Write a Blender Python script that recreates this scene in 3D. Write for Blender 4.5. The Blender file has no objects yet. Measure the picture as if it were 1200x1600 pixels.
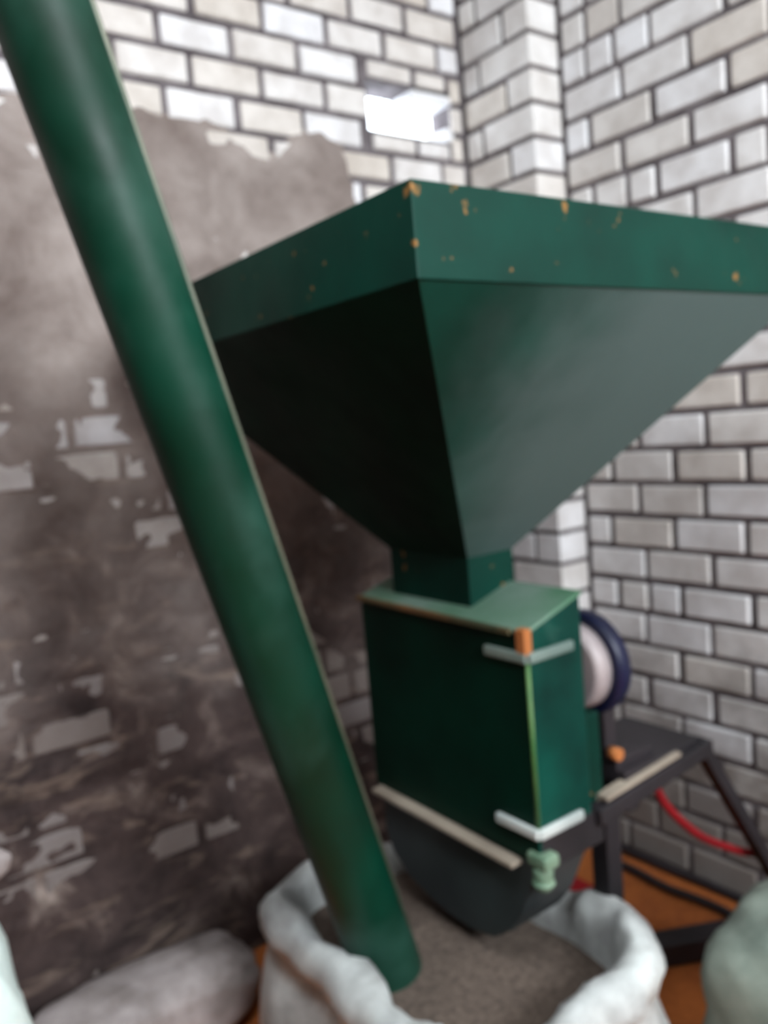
import bpy, bmesh, math, random
from mathutils import Vector, Matrix, noise

# ------------------------------------------------------------------ camera
scn = bpy.context.scene
col = scn.collection
CAM_H = 1.46
right = Vector((0.58821, 0.80433, -0.08408))
down = Vector((0.03531, -0.12942, -0.99096))
fwd = Vector((-0.80794, 0.57992, -0.10453))
cd = bpy.data.cameras.new('camera')
cam = bpy.data.objects.new('camera', cd)
col.objects.link(cam)
up, back = -down, -fwd
cam.matrix_world = Matrix(((right.x, up.x, back.x, 0), (right.y, up.y, back.y, 0),
                           (right.z, up.z, back.z, CAM_H), (0, 0, 0, 1)))
cd.sensor_fit = 'VERTICAL'
cd.sensor_height = 36.0
cd.sensor_width = 27.0
cd.lens = 36.0 * 1290.0 / 1600.0
cd.clip_start = 0.02
cd.dof.use_dof = True            # the photograph is out of focus everywhere: focused much too near
cd.dof.focus_distance = 0.50
cd.dof.aperture_fstop = 4.8
scn.camera = cam

# ------------------------------------------------------------------ world, light, exposure
w = bpy.data.worlds.new('sky')
scn.world = w
w.use_nodes = True
bg = w.node_tree.nodes['Background']
bg.inputs['Color'].default_value = (0.80, 0.90, 1.0, 1)
bg.inputs['Strength'].default_value = 8.0

def area(name, loc, target, sx, sy, power, colour):
    l = bpy.data.lights.new(name, 'AREA')
    l.shape = 'RECTANGLE'
    l.size, l.size_y = sx, sy
    l.energy = power
    l.color = colour
    o = bpy.data.objects.new(name, l)
    o.location = loc
    o.rotation_euler = (Vector(target) - Vector(loc)).to_track_quat('-Z', 'Y').to_euler()
    col.objects.link(o)
    return o
# daylight coming through the high window opening in the wall behind the camera
area('window_daylight', (2.02, 0.80, 2.55), (-1.2, 1.6, 2.1), 1.4, 0.9, 142, (0.90, 0.96, 1.0))
# daylight through the gap in the roof above the camera
area('roof_daylight', (-0.30, -0.05, 3.22), (-0.6, 0.3, 0.0), 1.0, 0.8, 30, (0.95, 0.98, 1.0))
scn.view_settings.view_transform = 'Standard'
scn.view_settings.look = 'None'
scn.view_settings.gamma = 1.0
scn.view_settings.exposure = 0.08
scn.view_settings.use_curve_mapping = False

R = random.Random(7)

# ------------------------------------------------------------------ materials
def lin(c):
    return tuple(((v / 255) / 12.92 if v / 255 <= .04045 else ((v / 255 + .055) / 1.055) ** 2.4) for v in c)

class NT:
    def __init__(s, name):
        s.m = bpy.data.materials.new(name)
        s.m.use_nodes = True
        s.t = s.m.node_tree
        s.b = s.t.nodes['Principled BSDF']
        s.co = s.t.nodes.new('ShaderNodeTexCoord').outputs['Object']
    def n(s, kind, **kw):
        x = s.t.nodes.new(kind)
        for k, v in kw.items():
            setattr(x, k, v)
        return x
    def l(s, a, b):
        s.t.links.new(a, b)
    def noise(s, scale, detail=4, rough=.55, dist=0.0, vec=None):
        x = s.n('ShaderNodeTexNoise')
        x.inputs['Scale'].default_value = scale
        x.inputs['Detail'].default_value = detail
        x.inputs['Roughness'].default_value = rough
        x.inputs['Distortion'].default_value = dist
        s.l(vec or s.co, x.inputs['Vector'])
        return x.outputs['Fac']
    def ramp(s, fac, stops):
        x = s.n('ShaderNodeValToRGB')
        e = x.color_ramp.elements
        while len(e) < len(stops):
            e.new(.5)
        for q, (p, c) in zip(e, stops):
            q.position = p
            q.color = (*c, 1) if len(c) == 3 else c
        s.l(fac, x.inputs['Fac'])
        return x.outputs['Color']
    def mix(s, fac, a, b, mode='MIX'):
        x = s.n('ShaderNodeMix', data_type='RGBA', blend_type=mode)
        for i, v in ((0, fac), (6, a), (7, b)):
            if hasattr(v, 'links') or hasattr(v, 'is_linked'):
                s.l(v, x.inputs[i])
            elif isinstance(v, (int, float)):
                x.inputs[i].default_value = v
            else:
                x.inputs[i].default_value = (*v, 1)
        return x.outputs[2]
    def bump(s, h, strength=.3, dist=.01):
        x = s.n('ShaderNodeBump')
        x.inputs['Strength'].default_value = strength
        x.inputs['Distance'].default_value = dist
        s.l(h, x.inputs['Height'])
        s.l(x.outputs['Normal'], s.b.inputs['Normal'])
    def col(s, c):
        if isinstance(c, tuple):
            s.b.inputs['Base Color'].default_value = (*c, 1)
        else:
            s.l(c, s.b.inputs['Base Color'])
    def set(s, **kw):
        for k, v in kw.items():
            s.b.inputs[k.replace('_', ' ')].default_value = v

W3 = (1, 1, 1)
K3 = (0, 0, 0)

def mat_brick(name, a, b, c, top, span=.5, dirt=lin((92, 80, 72))):
    m = NT(name)
    at = m.n('ShaderNodeAttribute', attribute_name='tone')
    base = m.ramp(at.outputs['Fac'], [(0, a), (.5, b), (1, c)])
    st = m.ramp(m.noise(9, 5, .6), [(.35, (.62, .58, .55)), (.62, W3)])
    k = m.mix(.6, base, st, 'MULTIPLY')
    # splashed soil towards the foot of the wall
    sx = m.n('ShaderNodeSeparateXYZ'); m.l(m.co, sx.inputs[0])
    q = m.n('ShaderNodeMath', operation='MULTIPLY_ADD'); m.l(m.noise(6, 5, .6), q.inputs[0]); q.inputs[1].default_value = 1.0
    m.l(sx.outputs['Z'], q.inputs[2])
    g = m.n('ShaderNodeMapRange'); m.l(q.outputs[0], g.inputs[0])
    g.inputs[1].default_value = top + .5 - span; g.inputs[2].default_value = top + .5
    g.inputs[3].default_value = .85; g.inputs[4].default_value = 0.0
    m.col(m.mix(g.outputs[0], k, dirt))
    m.set(Roughness=.85)
    m.bump(m.noise(60, 4), .35, .004)
    return m.m
M_BRICK = mat_brick('white silicate brick', lin((212, 204, 196)), lin((224, 220, 217)), lin((234, 233, 235)), .75)
M_BRICK_L = mat_brick('white silicate brick, dusty low down', lin((208, 198, 188)), lin((222, 216, 212)), lin((232, 230, 232)), 1.9, 1.1, lin((88, 74, 69)))
m = NT('grey mortar')
m.col(m.ramp(m.noise(14, 5), [(.3, lin((72, 64, 66))), (.7, lin((118, 110, 112)))]))
m.set(Roughness=.95)
m.bump(m.noise(50, 5), .6, .006)
M_MORTAR = m.m

m = NT('dusty brown render')
n1 = m.ramp(m.noise(5, 6, .62, .4), [(.28, lin((112, 98, 92))), (.52, lin((146, 134, 128))), (.75, lin((172, 160, 154)))])
n2 = m.ramp(m.noise(2.2, 5, .6, .5), [(.3, (.74, .70, .68)), (.6, W3)])
# soil stain that climbs the foot of the wall with a ragged upper limit
sx = m.n('ShaderNodeSeparateXYZ'); m.l(m.co, sx.inputs[0])
ad = m.n('ShaderNodeMath', operation='MULTIPLY_ADD')
m.l(m.noise(2.6, 5, .6), ad.inputs[0]); ad.inputs[1].default_value = 1.3
m.l(sx.outputs['Z'], ad.inputs[2])
soil = m.ramp(ad.outputs[0], [(0.0, W3), (1.0, K3)])
mr = m.n('ShaderNodeMapRange'); m.l(ad.outputs[0], mr.inputs[0])
mr.inputs[1].default_value = 1.35; mr.inputs[2].default_value = 2.45
mr.inputs[3].default_value = 1.0; mr.inputs[4].default_value = 0.0
c0 = m.mix(.7, n1, n2, 'MULTIPLY')
mp = m.n('ShaderNodeMapping'); m.l(m.co, mp.inputs[0]); mp.inputs['Scale'].default_value = (1, 3.2, 11)
stk = m.ramp(m.noise(1.6, 4, .6, .6, vec=mp.outputs[0]), [(.56, K3), (.68, W3)])
dk = m.ramp(m.noise(5.5, 6, .65, .5), [(.34, lin((40, 29, 28))), (.53, lin((70, 56, 53))), (.62, lin((104, 90, 84))), (.70, lin((150, 136, 128)))])
m.col(m.mix(mr.outputs[0], c0, m.mix(m.mix(.6, K3, stk), dk, lin((128, 110, 98)))))
m.set(Roughness=.95)
m.bump(m.noise(26, 6, .6), .7, .012)
M_RENDER = m.m

def mat_paint(name, deep, light, rough, rust=.0, dust=None, spec=.5, dust_w=(.5, .7), noise_scale=5):
    m = NT(name)
    c = m.ramp(m.noise(noise_scale, 4, .5), [(.3, deep), (.7, light)])
    if rust:
        k = m.ramp(m.noise(28, 3, .5), [(.70 - rust, K3), (.76 - rust, W3)])
        c = m.mix(k, c, lin((128, 92, 48)))
    if dust:
        d = m.ramp(m.noise(2.1, 5, .55, .3), [(dust_w[0], K3), (dust_w[1], W3)])
        c = m.mix(d, c, dust)
    m.col(c)
    r = m.ramp(m.noise(6, 4), [(.3, (rough - .07,) * 3), (.7, (rough + .1,) * 3)])
    m.l(r, m.b.inputs['Roughness'])
    m.b.inputs['Specular IOR Level'].default_value = spec
    m.bump(m.noise(7, 3), .15, .01)
    return m.m
M_GREEN = mat_paint('dark green enamel', lin((0, 36, 28)), lin((0, 54, 43)), .5, rust=.04, spec=.16)
M_CONE = mat_paint('shade-darkened green enamel', lin((0, 24, 16)), lin((0, 42, 30)), .5, spec=.12)  # darker green with the shade painted in, for funnel sides and housing front
m = NT('green enamel with painted sheen')        # grey sheen of the lit right-hand plate, painted over its far half
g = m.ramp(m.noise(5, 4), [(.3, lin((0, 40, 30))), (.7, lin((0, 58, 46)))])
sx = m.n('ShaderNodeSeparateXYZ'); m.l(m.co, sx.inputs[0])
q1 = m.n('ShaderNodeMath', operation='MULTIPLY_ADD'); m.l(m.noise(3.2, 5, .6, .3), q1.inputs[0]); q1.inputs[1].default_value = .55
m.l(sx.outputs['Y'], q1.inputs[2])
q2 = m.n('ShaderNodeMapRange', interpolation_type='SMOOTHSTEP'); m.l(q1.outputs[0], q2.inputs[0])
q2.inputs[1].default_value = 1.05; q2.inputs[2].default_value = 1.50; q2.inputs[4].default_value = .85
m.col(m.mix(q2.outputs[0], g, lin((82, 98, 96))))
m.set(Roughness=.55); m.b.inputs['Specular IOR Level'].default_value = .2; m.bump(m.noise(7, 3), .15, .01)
M_CONE_SHEEN = m.m
M_PIPE = mat_paint('worn green enamel', lin((0, 34, 20)), lin((0, 56, 40)), .50, spec=.26, dust=lin((48, 84, 72)), dust_w=(.48, .72), noise_scale=3.5)
M_BOX = mat_paint('deep green enamel', lin((0, 40, 34)), lin((6, 74, 62)), .45, dust=lin((84, 118, 106)), dust_w=(.54, .8), spec=.18)
M_EDGE = mat_paint('scuffed green edge', lin((30, 96, 46)), lin((96, 128, 72)), .5, noise_scale=12)
M_LEDGE = mat_paint('bare dusty steel', lin((120, 108, 96)), lin((176, 164, 148)), .45)
M_STRAP = mat_paint('pale steel strap', lin((150, 160, 158)), lin((208, 214, 210)), .4)
M_STRAP_D = mat_paint('dull steel strap', lin((84, 104, 98)), lin((132, 146, 138)), .5)
M_RUST = mat_paint('orange rust', lin((110, 66, 34)), lin((186, 112, 56)), .8)
M_EDGE_R = mat_paint('rusty green edge', lin((52, 62, 40)), lin((120, 84, 46)), .7, noise_scale=9)
M_TROUGH = mat_paint('blackened green steel', lin((26, 30, 34)), lin((44, 52, 52)), .55, dust=lin((92, 84, 82)), dust_w=(.5, .85))
M_DARK = mat_paint('black steel', lin((20, 18, 22)), lin((44, 38, 42)), .55)
M_BLUE = mat_paint('navy blue enamel', lin((6, 12, 40)), lin((10, 18, 60)), .4)
M_GREY = mat_paint('pinkish grey cast metal', lin((150, 138, 140)), lin((186, 174, 172)), .5)
M_PALE = mat_paint('pale green primer', lin((74, 104, 82)), lin((128, 152, 128)), .6, noise_scale=20)
M_RED = mat_paint('red rubber', lin((104, 14, 22)), lin((150, 26, 32)), .7, spec=.2)
M_DIM = mat_paint('darkened plaster', lin((70, 64, 60)), lin((100, 94, 88)), .9)  # unseen walls and ceiling, darkened to cut the bounced light
M_OFFW = mat_paint('dirty lime', lin((150, 140, 136)), lin((190, 182, 176)), .9)

def mat_cloth(name, a, b, stain):
    m = NT(name)
    c = m.ramp(m.noise(9, 5, .6), [(.3, a), (.65, b)])
    k = m.ramp(m.noise(4, 5, .6, .3), [(.5, K3), (.75, W3)])
    m.col(m.mix(k, c, stain))
    m.set(Roughness=.9)
    wv = m.n('ShaderNodeTexWave'); wv.inputs['Scale'].default_value = 60
    m.l(m.co, wv.inputs['Vector'])
    m.bump(wv.outputs['Fac'], .15, .002)
    return m.m
M_SACK = mat_cloth('white woven plastic', lin((150, 151, 150)), lin((206, 210, 207)), lin((112, 106, 102)))
M_SACK4 = mat_cloth('dirty white woven plastic', lin((120, 110, 106)), lin((172, 162, 160)), lin((92, 82, 78)))
M_SACK2 = mat_cloth('grey green woven plastic', lin((104, 116, 106)), lin((140, 150, 138)), lin((88, 92, 84)))
M_SACK3 = mat_cloth('mint white woven plastic', lin((196, 214, 208)), lin((228, 240, 234)), lin((170, 186, 180)))
m = NT('ground feed')
m.col(m.ramp(m.noise(70, 4, .7), [(.3, lin((66, 55, 49))), (.7, lin((108, 94, 83)))]))
m.set(Roughness=1.0); m.bump(m.noise(90, 4), .6, .006)
M_FEED = m.m
m = NT('orange clay floor')
ca = m.ramp(m.noise(3, 6, .6, .3), [(.3, lin((150, 78, 30))), (.7, lin((196, 112, 48)))])
cb = m.ramp(m.noise(60, 3), [(.3, (.7, .66, .6)), (.7, W3)])
m.col(m.mix(.8, ca, cb, 'MULTIPLY'))
m.set(Roughness=.95); m.bump(m.noise(40, 5), .5, .008)
M_FLOOR = m.m

# ------------------------------------------------------------------ helpers
def add_box(bm, lo, hi, mi=0):
    x0, y0, z0 = lo; x1, y1, z1 = hi
    v = [bm.verts.new(p) for p in ((x0, y0, z0), (x1, y0, z0), (x1, y1, z0), (x0, y1, z0),
                                   (x0, y0, z1), (x1, y0, z1), (x1, y1, z1), (x0, y1, z1))]
    for f in ((3, 2, 1, 0), (4, 5, 6, 7), (0, 1, 5, 4), (1, 2, 6, 5), (2, 3, 7, 6), (3, 0, 4, 7)):
        bm.faces.new([v[i] for i in f]).material_index = mi
    return v

def add_tube(bm, pts, rad, seg=16, cap=True):
    pts = [Vector(p) for p in pts]
    rads = rad if isinstance(rad, (list, tuple)) else [rad] * len(pts)
    rings = []
    t0 = (pts[1] - pts[0]).normalized()
    ref = Vector((0, 0, 1)) if abs(t0.z) < .9 else Vector((1, 0, 0))
    u = t0.cross(ref).normalized()
    for i, p in enumerate(pts):
        t = (pts[min(i + 1, len(pts) - 1)] - pts[max(i - 1, 0)]).normalized()
        u = (u - t * u.dot(t)).normalized()
        v = t.cross(u)
        rings.append([bm.verts.new(p + (u * math.cos(a) + v * math.sin(a)) * rads[i])
                      for a in (2 * math.pi * k / seg for k in range(seg))])
    for a, b in zip(rings, rings[1:]):
        for k in range(seg):
            bm.faces.new((a[k], a[(k + 1) % seg], b[(k + 1) % seg], b[k])).smooth = True
    if cap:
        bm.faces.new(rings[0][::-1]); bm.faces.new(rings[-1])

def add_bar(bm, a, b, wd, ht, upv=(0, 0, 1)):
    a, b = Vector(a), Vector(b)
    t = (b - a).normalized()
    s = t.cross(Vector(upv)).normalized()
    n = s.cross(t)
    vs = [bm.verts.new(p + s * i * wd / 2 + n * j * ht / 2) for p in (a, b) for i, j in ((-1, -1), (1, -1), (1, 1), (-1, 1))]
    for f in ((3, 2, 1, 0), (4, 5, 6, 7), (0, 1, 5, 4), (1, 2, 6, 5), (2, 3, 7, 6), (3, 0, 4, 7)):
        bm.faces.new([vs[i] for i in f])

def add_prism(bm, prof, y0, y1):
    """profile of (x, z) points extruded along y"""
    a = [bm.verts.new((x, y0, z)) for x, z in prof]
    b = [bm.verts.new((x, y1, z)) for x, z in prof]
    bm.faces.new(a); bm.faces.new(b[::-1])
    n = len(prof)
    for i in range(n):
        bm.faces.new((a[i], b[i], b[(i + 1) % n], a[(i + 1) % n]))

def obj(name, bm, mats, parent=None, bevel=0.0, recalc=True):
    if recalc:
        bmesh.ops.recalc_face_normals(bm, faces=bm.faces)
    me = bpy.data.meshes.new(name)
    bm.to_mesh(me); bm.free()
    for k in (mats if isinstance(mats, (list, tuple)) else [mats]):
        me.materials.append(k)
    o = bpy.data.objects.new(name, me)
    col.objects.link(o)
    if parent:
        o.parent = parent
        o.matrix_parent_inverse = Matrix.Translation(-Vector(parent.location))
    if bevel:
        md = o.modifiers.new('bevel', 'BEVEL')
        md.width = bevel; md.segments = 2; md.limit_method = 'ANGLE'
    return o

def struct(name, bm, mats, **kw):
    o = obj(name, bm, mats, **kw)
    o['kind'] = 'structure'
    return o

def tag(o, label, cat, group=None):
    o['label'] = label; o['category'] = cat
    if group:
        o['group'] = group
    return o

def thing(name, label, cat, loc):
    o = bpy.data.objects.new(name, None)
    o.location = loc
    col.objects.link(o)
    return tag(o, label, cat)

# ------------------------------------------------------------------ brick walls
def brick_face(bm, lay, put, u0, u1, z0, z1, mi=0, depth=.012, proud=0.0):
    """one brick face with a rounded arris; put(u, d, z) gives the 3D point d out of the wall face"""
    j = .0105
    u0 += j * R.uniform(.6, 1.2); u1 -= j * R.uniform(.6, 1.2)
    z0 += j * R.uniform(.6, 1.1); z1 -= j * R.uniform(.6, 1.1)
    if u1 - u0 < .02:
        return
    out = proud + R.uniform(-.002, .003)
    rings = []
    for ins, d in ((0, -depth), (0, -.005), (.005, out)):
        c = []
        r = .006
        for (cu, cz, su, sz) in ((u0, z0, 1, 1), (u1, z0, -1, 1), (u1, z1, -1, -1), (u0, z1, 1, -1)):
            pts = [(cu + su * ins, cz + sz * (ins + r)), (cu + su * (ins + r * .3), cz + sz * (ins + r * .3)), (cu + su * (ins + r), cz + sz * ins)]
            if su * sz < 0:
                pts = pts[::-1]
            c += pts
        rings.append([bm.verts.new(put(a, d, b)) for a, b in c])
    tone = min(1, max(0, R.gauss(.6, .28)))
    fs = []
    n = len(rings[0])
    for a, b in zip(rings, rings[1:]):
        for k in range(n):
            fs.append(bm.faces.new((a[k], a[(k + 1) % n], b[(k + 1) % n], b[k])))
    fs.append(bm.faces.new(rings[-1]))
    for f in fs:
        f.material_index = mi
        for lp in f.loops:
            lp[lay] = (tone, tone, tone, 1)

def lay_courses(bm, lay, put, ua, ub, z_ref, pitch, length, joint, zmax, skip=None):
    """running bond; joint = a perpend's u on the course that starts at z_ref"""
    k0 = -int(z_ref / pitch) - 1
    k = k0
    while z_ref + k * pitch < zmax:
        z0 = z_ref + k * pitch
        off = joint + (length / 2 if k % 2 else 0) + R.uniform(-.012, .012)
        i = math.floor((ua - off) / length)
        u = off + i * length
        while u < ub:
            a, b = max(u, ua), min(u + length, ub)
            if R.random() < .06 and b - a > .15:
                mid = a + (b - a) * R.choice((.45, .5, .55))
                parts = [(a, mid), (mid, b)]
            else:
                parts = [(a, b)]
            for p, q in parts:
                if skip:
                    for (p2, q2, za, zb) in skip(p, q, z0, z0 + pitch):
                        brick_face(bm, lay, put, p2, q2, za, zb)
                else:
                    brick_face(bm, lay, put, p, q, z0, z0 + pitch)
            u += length
        k += 1

TOP = 3.25
XL, YR = -2.1, 2.1          # faces of the left and right wall
XP, YP = -1.795, 1.966      # the brick pier in the corner
Y0, X1 = -1.8, 2.1          # walls behind the camera
HY0, HY1, HZ0, HZ1 = 1.580, 1.905, 2.356, 2.506   # hole knocked through the left wall

def hole_skip(a, b, z0, z1):
    if b <= HY0 or a >= HY1 or z1 <= HZ0 + .01 or z0 >= HZ1 - .01:
        return [(a, b, z0, z1)]
    out = []
    if a < HY0 - .03: out.append((a, HY0, z0, z1))
    if b > HY1 + .03: out.append((HY1, b, z0, z1))
    if z1 > HZ1 + .02: out.append((max(a, HY0), min(b, HY1), HZ1, z1))
    if z0 < HZ0 - .02: out.append((max(a, HY0), min(b, HY1), z0, HZ0))
    return out

bm = bmesh.new(); lay = bm.loops.layers.float_color.new('tone')
lay_courses(bm, lay, lambda u, d, z: (XL + d, u, z), Y0, YP, 2.385, .0925, .211, 1.016, TOP, hole_skip)
rc = XL - .009
for lo, hi in (((XL - .12, Y0, 0), (rc, HY0, TOP)), ((XL - .12, HY1 + .02, 0), (rc, 2.25, TOP)),
               ((XL - .12, HY0, 0), (rc, HY1 + .02, HZ0 + .004)), ((XL - .12, HY0, HZ1), (rc, HY1 + .02, TOP))):
    add_box(bm, lo, hi, 1)
# ragged brick ends seen inside the hole
add_box(bm, (XL - .11, HY1 - .012, HZ0), (rc, HY1 + .03, HZ0 + .05), 0)
add_box(bm, (XL - .12, 1.76, HZ1 - .022), (rc, HY1 + .03, HZ1 + .01), 0)
wall_left = struct('wall_left', bm, [M_BRICK_L, M_MORTAR])

bm = bmesh.new(); lay = bm.loops.layers.float_color.new('tone')
lay_courses(bm, lay, lambda u, d, z: (u, YR - d, z), XP, X1, 1.321, .1018, .2255, -1.350, TOP)
add_box(bm, (XL - .12, YR + .009, 0), (X1, YR + .25, TOP), 1)
wall_right = struct('wall_right', bm, [M_BRICK, M_MORTAR])

# corner pier: one narrow face towards the room (y) and one returning to the right wall (x)
bm = bmesh.new(); lay = bm.loops.layers.float_color.new('tone')
z = -.05; k = 0
while z < TOP:
    z1 = z + .1018
    if k % 2:
        cuts = [XL, XL + .085, XP]
    else:
        cuts = [XL, XL + .20, XP]
    for a, b in zip(cuts, cuts[1:]):
        if b < XP:
            brick_face(bm, lay, lambda u, d, zz: (u, YP - d, zz), a, b, z, z1)
        else:                              # the quoin brick is solid and turns the corner
            j = .008
            t = R.uniform(.2, .9)
            vs = add_box(bm, (a + j, YP - .001, z + j), (XP + .001, YR - j, z1 - j), 0)
            for f in set(f for v in vs for f in v.link_faces):
                for lp in f.loops:
                    lp[lay] = (t, t, t, 1)
    z = z1; k += 1
add_box(bm, (XL, YP + .011, 0), (XP - .010, YR + .05, TOP), 1)
pier = struct('wall_pier', bm, [M_BRICK, M_MORTAR])
md = pier.modifiers.new('bevel', 'BEVEL'); md.width = .006; md.segments = 2; md.limit_method = 'ANGLE'

# rough render and dust smeared over the lower left wall; the bricks stand out of it where it is thin
def nz(y, z, s, o=0):
    return noise.fractal(Vector((y * s + o, z * s, o * 1.7)), 1.0, 2.0, 5)
EDGE = [(-1.8, 2.30), (.45, 2.32), (.70, 2.345), (.84, 2.355), (.93, 2.32), (1.03, 2.37), (1.10, 2.33), (1.16, 2.25), (1.24, 2.25),
        (1.30, 2.33), (1.40, 2.345), (1.475, 2.33), (1.495, 2.20), (1.56, 2.05), (1.75, 1.75), (1.965, 1.35)]
def edge_z(y):
    for (a, za), (b, zb) in zip(EDGE, EDGE[1:]):
        if a <= y <= b:
            return za + (zb - za) * (y - a) / (b - a)
    return EDGE[-1][1]
bm = bmesh.new()
ys = [Y0 + i * .06 for i in range(int((0.2 - Y0) / .06) + 1)]
y = ys[-1] + .02
while y < YP - .004:
    ys.append(y); y += .014
ys.append(YP - .003)
NZ = 176
grid = []
for yy in ys:
    rowv = []
    for i in range(NZ + 1):
        zz = 2.46 * i / NZ
        d = edge_z(yy) + .035 * nz(yy, zz, 7, 3) - zz
        t = max(0.0, min(1.0, d / .05))
        thick = .006 + .010 * nz(yy, zz, 3.2, 1) + .007 * nz(yy, zz, 11, 5)
        low = max(0.0, min(1.0, (1.75 - zz) / 1.0))      # the render is falling off lower down
        thick += .001 * low + .011 * low * nz(yy, zz * 2.2, 3.5, 9)
        kc = math.floor((zz - 2.385) / .0925)
        zf = (zz - 2.385) / .0925 - kc
        uf = ((yy - 1.016) / .211 - (.5 if kc % 2 else 0)) % 1.0
        jg = max(0, 1 - min(zf, 1 - zf) / .16, 1 - min(uf, 1 - uf) / .09)   # joints half filled
        thick += .006 * low * nz(yy * .35, zz * 1.6, 5.0, 21)
        thick -= .009 * low * jg * max(0, .6 + nz(yy, zz, 2.3, 13))
        h = -.02 * (1 - t) + t * thick
        if zz < .12:
            h = max(h, .012)
        if t <= 0:
            rowv.append(None); continue
        rowv.append(bm.verts.new((XL + max(-.011 if t < .3 else -.0075, h), yy, zz)))
    grid.append(rowv)
for a, b in zip(grid, grid[1:]):
    for i in range(NZ):
        if None not in (a[i], b[i], b[i + 1], a[i + 1]):
            bm.faces.new((a[i], b[i], b[i + 1], a[i + 1])).smooth = True
struct('trim_1', bm, M_RENDER)

# floor, ceiling and the walls behind the camera with the window opening the light comes through
bm = bmesh.new()
n = 60
g = [[bm.verts.new((XL - .12 + (X1 - XL + .2) * i / n, Y0 - .1 + (YR - Y0 + .3) * j / n,
                    .012 * nz(i * .1, j * .1, 1.6, 2) - .006)) for j in range(n + 1)] for i in range(n + 1)]
for i in range(n):
    for j in range(n):
        bm.faces.new((g[i][j], g[i + 1][j], g[i + 1][j + 1], g[i][j + 1])).smooth = True
struct('floor', bm, M_FLOOR)
bm = bmesh.new()                 # with a gap in it over the camera
for lo, hi in (((XL - .12, Y0 - .12), (-.85, YR + .25)), ((.25, Y0 - .12), (X1 + .12, YR + .25)), ((-.85, Y0 - .12), (.25, -.5)), ((-.85, .4), (.25, YR + .25))):
    add_box(bm, (*lo, TOP), (*hi, TOP + .1))
struct('ceiling', bm, M_DIM)
bm = bmesh.new(); add_box(bm, (XL - .12, Y0 - .12, 0), (X1 + .12, Y0, TOP))
struct('wall_front', bm, M_DIM)
bm = bmesh.new()
wy0, wy1, wz0, wz1 = .05, 1.55, 1.9, 3.05
for lo, hi in (((X1, Y0, 0), (X1 + .2, wy0, TOP)), ((X1, wy1, 0), (X1 + .2, YR + .2, TOP)),
               ((X1, wy0, 0), (X1 + .2, wy1, wz0)), ((X1, wy0, wz1), (X1 + .2, wy1, TOP))):
    add_box(bm, lo, hi)
struct('wall_back', bm, M_DIM)
bm = bmesh.new()
for a, b in (((wy0, wz0), (wy0 + .05, wz1)), ((wy1 - .05, wz0), (wy1, wz1)), ((wy0, wz0), (wy1, wz0 + .05)), ((wy0, wz1 - .05), (wy1, wz1))):
    add_box(bm, (X1 + .08, a[0], a[1]), (X1 + .14, b[0], b[1]))
struct('window_1', bm, M_OFFW)

# ------------------------------------------------------------------ grain crusher with its hopper
mill = thing('grain_mill', 'green grain crusher with a big square funnel hopper standing before the brick corner', 'machine', (-1.32, 1.15, 0))
NX, NY = -.836, .684                       # near corner of the hopper
LX, RY = -1.808, 1.655                     # left corner, right corner
ZT, ZB = 1.766, 1.643                      # rim top and rim bottom
CX0, CX1, CY0, CY1, CZ = -1.496, -1.236, 1.083, 1.206, 1.180   # throat

def shell(bm, rings, th=.003):
    """open square funnel with wall thickness; rings = list of (x0,y0,x1,y1,z)"""
    outer, inner = [], []
    for (x0, y0, x1, y1, z) in rings:
        outer.append([bm.verts.new(p) for p in ((x0, y0, z), (x1, y0, z), (x1, y1, z), (x0, y1, z))])
        inner.append([bm.verts.new(p) for p in ((x0 + th, y0 + th, z), (x1 - th, y0 + th, z), (x1 - th, y1 - th, z), (x0 + th, y1 - th, z))])
    for a, b in zip(outer, outer[1:]):
        for k in range(4):
            bm.faces.new((a[k], a[(k + 1) % 4], b[(k + 1) % 4], b[k]))
    for a, b in zip(inner, inner[1:]):
        for k in range(4):
            bm.faces.new((a[(k + 1) % 4], a[k], b[k], b[(k + 1) % 4]))
    for a, b in ((outer[0], inner[0]), (inner[-1], outer[-1])):
        for k in range(4):
            bm.faces.new((a[(k + 1) % 4], a[k], b[k], b[(k + 1) % 4]))

bm = bmesh.new(); shell(bm, [(LX, NY, NX, RY, ZB - .002), (LX, NY, NX, RY, ZT)], .004)
hop = obj('hopper', bm, M_GREEN, mill, bevel=.002)
hop['label'] = 'upright green rim band of the hopper with rust specks'
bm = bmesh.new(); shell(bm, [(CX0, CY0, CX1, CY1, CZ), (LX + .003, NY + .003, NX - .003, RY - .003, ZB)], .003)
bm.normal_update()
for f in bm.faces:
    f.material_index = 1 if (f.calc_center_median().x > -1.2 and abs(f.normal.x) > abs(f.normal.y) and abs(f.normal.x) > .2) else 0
fun = obj('funnel', bm, [M_CONE, M_CONE_SHEEN], hop, bevel=.002)
fun['label'] = 'tapering green funnel with grey sheen painted on its right side'
bm = bmesh.new(); shell(bm, [(CX0 - .001, CY0 - .001, CX1 + .001, CY1 + .001, 1.07), (CX0 - .001, CY0 - .001, CX1 + .001, CY1 + .001, CZ + .004)], .003)
obj('throat', bm, M_GREEN, mill, bevel=.001)

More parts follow.
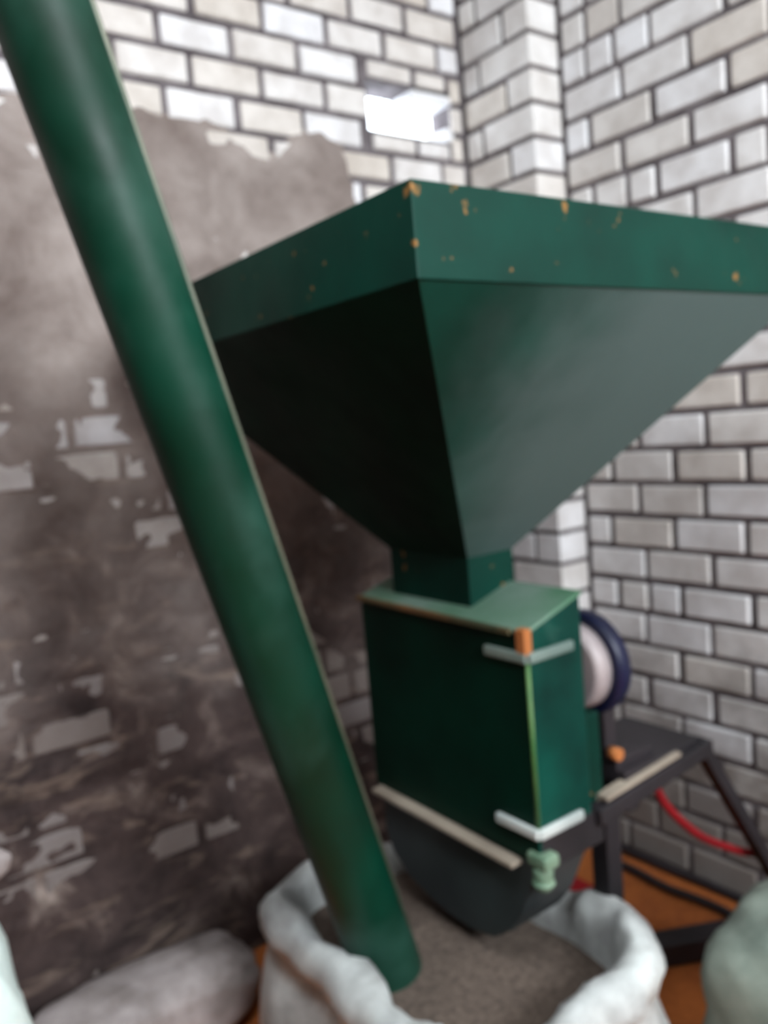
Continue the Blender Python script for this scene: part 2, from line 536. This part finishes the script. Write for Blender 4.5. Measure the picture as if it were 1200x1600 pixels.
# housing: narrow box with a lid that rises to the back
BX0, BX1, BY0, BY1 = -1.580, -1.050, 1.045, 1.195
bm = bmesh.new()
v = add_box(bm, (BX0, BY0, .615), (BX1, BY1, 1.060))
for q in v:
    if q.co.z > 1 and q.co.y > 1.1:
        q.co.z = 1.108
bm.normal_update()
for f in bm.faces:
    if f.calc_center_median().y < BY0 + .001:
        f.material_index = 1  # front face painted darker for the shade under the hopper
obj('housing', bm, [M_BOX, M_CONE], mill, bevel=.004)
bm = bmesh.new()
v = add_box(bm, (BX0 - .004, BY0 - .004, 1.060), (BX1 + .004, BY1 + .002, 1.068))
for q in v:
    if q.co.y > 1.1:
        q.co.z += .048
M_LID = mat_paint('dusty lid', lin((60, 110, 78)), lin((120, 142, 130)), .5)
obj('lid', bm, M_LID, mill, bevel=.002)
bm = bmesh.new(); add_bar(bm, (BX0, BY0 - .008, 1.068), (BX1 - .03, BY0 - .008, 1.064), .012, .012)
o = obj('lid_edge', bm, M_EDGE_R, mill, bevel=.003); o['label'] = 'rusty front edge of the lid'
bm = bmesh.new(); add_box(bm, (BX1 - .018, BY0 - .010, 1.012), (BX1 + .006, BY0 + .010, 1.072))
o = obj('corner_bracket', bm, M_RUST, mill, bevel=.003); o['label'] = 'small orange rusty corner bracket'
bm = bmesh.new(); add_tube(bm, [(BX1, BY0, .69), (BX1, BY0, 1.01)], .0045, 10)
o = obj('corner_seam', bm, M_EDGE, mill); o['label'] = 'yellow green worn corner seam'
for zz, nm in ((1.018, 'upper'), (.682, 'lower')):
    bm = bmesh.new()
    add_bar(bm, (BX1 - .105, BY0 - .006, zz), (BX1 + .006, BY0 - .006, zz), .012, .020)
    add_bar(bm, (BX1 + .006, BY0 - .004, zz), (BX1 + .006, BY0 + .115, zz), .012, .020)
    o = obj('corner_strap', bm, M_STRAP_D if nm == 'upper' else M_STRAP, mill, bevel=.004)
    o['label'] = 'pale steel strap around the %s corner of the housing' % nm
bm = bmesh.new(); add_bar(bm, (BX0 + .02, BY0 - .014, .612), (BX1 - .05, BY0 - .014, .608), .030, .010)
o = obj('ledge', bm, M_LEDGE, mill, bevel=.002); o['label'] = 'dusty bare steel ledge under the housing'
bm = bmesh.new()
prof = [(-1.565, .612), (-1.562, .500), (-1.535, .455), (-1.477, .417), (-1.41, .398), (-1.344, .388), (-1.27, .388), (-1.201, .402), (-1.15, .44), (-1.112, .493), (-1.06, .612)]
add_prism(bm, prof, BY0 + .002, BY1)
o = obj('discharge_chute', bm, M_TROUGH, mill, bevel=.004)
bm = bmesh.new(); add_box(bm, (-1.080, BY0 - .010, .614), (-1.028, BY0 + .03, .642))
add_tube(bm, [(-1.054, BY0 + .008, .568), (-1.054, BY0 + .008, .614)], [.017, .020], 14)
add_tube(bm, [(-1.054, BY0 + .008, .575), (-1.054, BY0 + .008, .590)], .024, 6)
o = obj('bracket', bm, M_PALE, mill, bevel=.008); o['label'] = 'pale green mounting lug below the corner'
bm = bmesh.new(); add_box(bm, (BX1 - .05, BY0 + .005, .60), (BX1 + .001, BY1 + .03, .672))
obj('skirt', bm, M_DARK, mill, bevel=.003)
bm = bmesh.new(); add_box(bm, (-1.50, BY1 + .002, .68), (-1.062, 1.245, .86))
obj('back_plate', bm, M_GREEN, mill, bevel=.003)

# frame: a rail running back from the housing, upright leg, splayed leg
bm = bmesh.new(); add_bar(bm, (-1.05, 1.225, .690), (-1.05, 1.47, .708), .028, .008)
add_bar(bm, (-1.064, 1.225, .672), (-1.064, 1.47, .690), .006, .036)
o = obj('rail', bm, M_LEDGE, mill); o['label'] = 'light dusty frame rail under the motor'
bm = bmesh.new(); add_bar(bm, (-1.055, 1.20, .660), (-1.055, 1.585, .690), .045, .034)
obj('frame_beam', bm, M_DARK, mill, bevel=.003)
bm = bmesh.new(); add_bar(bm, (-1.05, 1.553, .705), (-1.055, 2.02, 0.03), .030, .030, (1, 0, 0))
obj('leg', bm, M_DARK, mill, bevel=.003)
bm = bmesh.new(); add_bar(bm, (-1.110, 1.300, .66), (-1.110, 1.300, 0), .045, .045, (1, 0, 0))
obj('leg', bm, M_DARK, mill, bevel=.003)
bm = bmesh.new(); add_bar(bm, (-1.60, 1.335, .66), (-1.60, 1.335, 0), .04, .04, (1, 0, 0))
obj('leg', bm, M_DARK, mill, bevel=.003)
bm = bmesh.new(); add_bar(bm, (-1.62, 1.335, .64), (-1.06, 1.335, .64), .04, .04)
add_bar(bm, (-1.57, 1.19, .64), (-1.57, 1.36, .64), .04, .04)
obj('frame_beam', bm, M_DARK, mill, bevel=.003)

# motor behind the housing
MX, MZ = -1.160, .925
bm = bmesh.new()
add_tube(bm, [(MX, 1.30, MZ), (MX, 1.306, MZ), (MX, 1.335, MZ), (MX, 1.345, MZ)], [.106, .112, .112, .100], 40)
mo = obj('motor', bm, M_BLUE, mill); mo['label'] = 'navy blue round motor body'
bm = bmesh.new()
add_tube(bm, [(MX, 1.262, MZ), (MX, 1.268, MZ), (MX, 1.300, MZ)], [.078, .088, .092], 40)
o = obj('end_cover', bm, M_GREY, mo); o['label'] = 'pinkish grey motor end cover'
bm = bmesh.new(); add_box(bm, (-1.25, 1.30, .715), (-1.07, 1.42, .735)); add_box(bm, (-1.22, 1.305, .735), (-1.19, 1.34, .84)); add_box(bm, (-1.13, 1.305, .735), (-1.10, 1.34, .84))
add_box(bm, (-1.25, 1.30, .69), (-1.05, 1.56, .716))
obj('motor_mount', bm, M_DARK, mo, bevel=.002)
bm = bmesh.new(); add_tube(bm, [(-1.085, 1.30, .752), (-1.06, 1.30, .752)], .013, 12)
o = obj('mount_bolt', bm, M_RUST, mo)

# ------------------------------------------------------------------ auger pipe
PT = Vector((-1.2321, .3704, 2.0843)); PB = Vector((-1.3544, .8894, .3100))
ax = (PT - PB).normalized()
aug = thing('auger_pipe', 'long dark green auger pipe slanting down into the open white sack', 'pipe', tuple(PB))
bm = bmesh.new()
tp = PT + ax * .75
L = (tp - PB).length
N = 12
add_tube(bm, [PB + ax * (L * i / N) for i in range(N + 1)], .0715, 48, cap=False)
add_tube(bm, [tp - (tp - PB) * (i / N) for i in range(N + 1)], .0685, 48, cap=False)
body = obj('tube', bm, M_PIPE, aug, recalc=False)
side = Vector((.62, .72, .15)); side = (side - ax * side.dot(ax)).normalized()
bm = bmesh.new(); add_tube(bm, [PB + ax * .12 + side * .071, tp + side * .071], .005, 8)  # thin pale strip put in for the lit right edge of the pipe
o = obj('lit_edge', bm, mat_paint('painted edge highlight', lin((70, 82, 68)), lin((116, 114, 98)), .5), aug)
bm = bmesh.new()
add_tube(bm, [PB - ax * .05, PB + ax * .5], .012, 10)
o2 = []
steps = 64
prev = None
for i in range(steps + 1):
    a = 2 * math.pi * i / 16
    c = PB + ax * (-.04 + .5 * i / steps)
    u = ax.orthogonal().normalized(); vv = ax.cross(u)
    d = u * math.cos(a) + vv * math.sin(a)
    pr = (bm.verts.new(c + d * .011), bm.verts.new(c + d * .062))
    if prev:
        bm.faces.new((prev[0], prev[1], pr[1], pr[0]))
    prev = pr
obj('auger_screw', bm, M_DARK, aug)

# ------------------------------------------------------------------ the open sack under the pipe
def smooth_loop(pts, n):
    """closed Catmull-Rom through 3D points"""
    out = []
    m_ = len(pts)
    for i in range(m_):
        p0, p1, p2, p3 = (Vector(pts[(i + k - 1) % m_]) for k in range(4))
        for j in range(n):
            t = j / n
            out.append(.5 * ((2 * p1) + (p2 - p0) * t + (2 * p0 - 5 * p1 + 4 * p2 - p3) * t * t + (3 * p1 - p0 - 3 * p2 + p3) * t ** 3))
    return out
rim = [(-1.66, .80, .405), (-1.60, .765, .42), (-1.35, .755, .42), (-1.12, .745, .425), (-1.02, .755, .43), (-.945, .85, .43),
       (-.935, 1.02, .43), (-.940, 1.17, .435), (-1.02, 1.25, .44), (-1.13, 1.27, .44), (-1.22, 1.268, .40), (-1.40, 1.27, .37),
       (-1.62, 1.24, .37), (-1.70, 1.10, .38), (-1.70, .93, .415)]
loop = smooth_loop(rim, 10)
cx, cy = -1.33, 1.02
bm = bmesh.new()
prof = [(.050, -.16), (.046, -.09), (.040, -.04), (.034, -.012), (.020, .006), (.002, .012), (-.018, .006), (-.032, -.012), (-.040, -.038), (-.036, -.062), (-.020, -.078),
        (-.012, -.090), (-.030, -.14), (-.060, -.22), (-.070, -.30), (-.050, -.38), (.0, -.425)]
rings = []
for i, p in enumerate(loop):
    t = (loop[(i + 1) % len(loop)] - loop[i - 1]); t.z = 0; t.normalize()
    inn = Vector((-t.y, t.x, 0))
    if inn.dot(Vector((cx - p.x, cy - p.y, 0))) < 0:
        inn = -inn
    row = []
    for k, (a, b) in enumerate(prof):
        f = noise.fractal(Vector((p.x * 9, p.y * 9, k * .33)), 1, 2, 4) * (.017 if k > 2 else .007)
        g2 = noise.noise(Vector((p.x * 5, p.y * 5, 7))) * .018
        zz = p.z + b + f * .8 + (g2 if k < 12 else 0)
        q = p + inn * (a * (1.0 + .9 * g2 / .018 * .3) + f); q.z = max(.004, zz) if k > 12 else zz
        if k == len(prof) - 1:
            q.z = .006
        row.append(bm.verts.new(q))
    rings.append(row)
for a, b in zip(rings, rings[1:] + rings[:1]):
    for k in range(len(prof) - 1):
        bm.faces.new((a[k], b[k], b[k + 1], a[k + 1])).smooth = True
sack = obj('open_sack', bm, M_SACK)
tag(sack, 'open white woven sack with rolled rim catching feed below the crusher', 'sack')
bm = bmesh.new()
inner = []
for rr in (1.0, .8, .6, .4, .2):
    ring = []
    for i, p in enumerate(loop[::3]):
        x = cx + (p.x - cx) * rr * .90; y2 = cy + (p.y - cy) * rr * .86
        ring.append(bm.verts.new((x, y2, .325 + .03 * (1 - rr) + .008 * noise.noise(Vector((x * 14, y2 * 14, 2))))))
    inner.append(ring)
for a, b in zip(inner, inner[1:]):
    for k in range(len(a)):
        bm.faces.new((a[k], a[(k + 1) % len(a)], b[(k + 1) % len(a)], b[k])).smooth = True
bm.faces.new(inner[-1])
fd = obj('ground_feed', bm, M_FEED)
tag(fd, 'brown ground feed filling the open white sack', 'feed'); fd['kind'] = 'stuff'

# ------------------------------------------------------------------ other sacks
def blob_sack(name, centre, size, yaw, mat, seed, label, flat=.35, tie=None):
    bm = bmesh.new()
    bmesh.ops.create_uvsphere(bm, u_segments=40, v_segments=28, radius=1)
    for v in bm.verts:
        x, y2, z2 = v.co
        e = .55
        sx_ = math.copysign(abs(x) ** e, x); sy_ = math.copysign(abs(y2) ** e, y2); sz_ = math.copysign(abs(z2) ** .7, z2)
        f = 1 + .10 * noise.fractal(Vector((sx_ * 1.5 + seed, sy_ * 1.5, sz_ * 1.5)), 1, 2, 4)
        v.co = Vector((sx_ * size[0] * f, sy_ * size[1] * f, max(-size[2], sz_ * size[2] * f)))
    for f in bm.faces:
        f.smooth = True
    bmesh.ops.transform(bm, matrix=Matrix.Translation(centre) @ Matrix.Rotation(yaw, 4, 'Z'), verts=bm.verts)
    return tag(obj(name, bm, mat), label, 'sack')
blob_sack('filled_sack', (-1.92, .55, .095), (.135, .27, .09), 0, M_SACK4, 3, 'low pale lumpy sack lying at the foot of the left wall')
blob_sack('filled_sack', (-.795, 1.56, .21), (.20, .20, .21), .2, M_SACK2, 8, 'grey green full sack at the lower right edge')
blob_sack('filled_sack', (-1.405, .035, .41), (.17, .17, .41), .1, M_SACK3, 5, 'tall mint white sack standing at the lower left edge')

bm = bmesh.new()
add_tube(bm, [(-1.44, .06, .74), (-1.42, .12, .79), (-1.395, .17, .82), (-1.38, .20, .835), (-1.375, .21, .84)], [.05, .034, .026, .018, .004], 14)
for v in bm.verts:
    v.co += Vector((0, 0, .006)) * noise.noise(v.co * 40)
tall = [o for o in col.objects if o.get('label', '').startswith('tall mint')][0]
ear = obj('tied_corner', bm, M_SACK4, tall); ear['label'] = 'pinkish tied corner of the sack'
# ------------------------------------------------------------------ things on the floor
def sweep(name, pts, r, mat, label, cat):
    bm = bmesh.new()
    P = [Vector(p) for p in pts]
    out = []
    for i in range(len(P) - 1):
        p0, p1, p2, p3 = P[max(i - 1, 0)], P[i], P[i + 1], P[min(i + 2, len(P) - 1)]
        for j in range(8):
            t = j / 8
            out.append(.5 * ((2 * p1) + (p2 - p0) * t + (2 * p0 - 5 * p1 + 4 * p2 - p3) * t * t + (3 * p1 - p0 - 3 * p2 + p3) * t ** 3))
    out.append(P[-1])
    add_tube(bm, out, r, 10)
    return tag(obj(name, bm, mat), label, cat)
sweep('rubber_hose', [(-1.10, 1.42, .675), (-1.10, 1.454, .636), (-1.10, 1.484, .579), (-1.10, 1.54, .514), (-1.10, 1.634, .432), (-1.10, 1.763, .353), (-1.08, 1.87, .29), (-.98, 1.93, .16), (-.80, 1.95, .03), (-.6, 1.95, .012)],
      .010, M_RED, 'red rubber hose hanging in a curve below the motor', 'hose')
sweep('power_cable', [(-1.74, 2.07, .012), (-1.55, 2.07, .012), (-1.38, 2.075, .012), (-1.1, 2.07, .012), (-.7, 2.05, .012)],
      .013, M_DARK, 'black cable lying along the foot of the right wall', 'cable')
sweep('power_cable', [(-1.72, 1.98, .012), (-1.6, 1.985, .012), (-1.46, 1.975, .012), (-1.30, 1.99, .012), (-1.0, 1.96, .012), (-.7, 1.90, .012)],
      .012, M_DARK, 'black cable on the orange floor, nearer the machine', 'cable')
bm = bmesh.new(); add_box(bm, (-1.72, 1.66, .0), (-1.50, 1.76, .07))
tag(obj('clay_brick', bm, M_RED, bevel=.006), 'dark red clay brick on the floor behind the crusher', 'brick')
bm = bmesh.new(); add_bar(bm, (-1.33, 1.62, .03), (-1.16, 1.94, .03), .07, .06)  # black bar laid in place of the shadow beside the sack
tag(obj('shadow_block', bm, M_DARK, bevel=.005), 'black bar in place of the shadow on the floor beside the grey green sack', 'shadow')
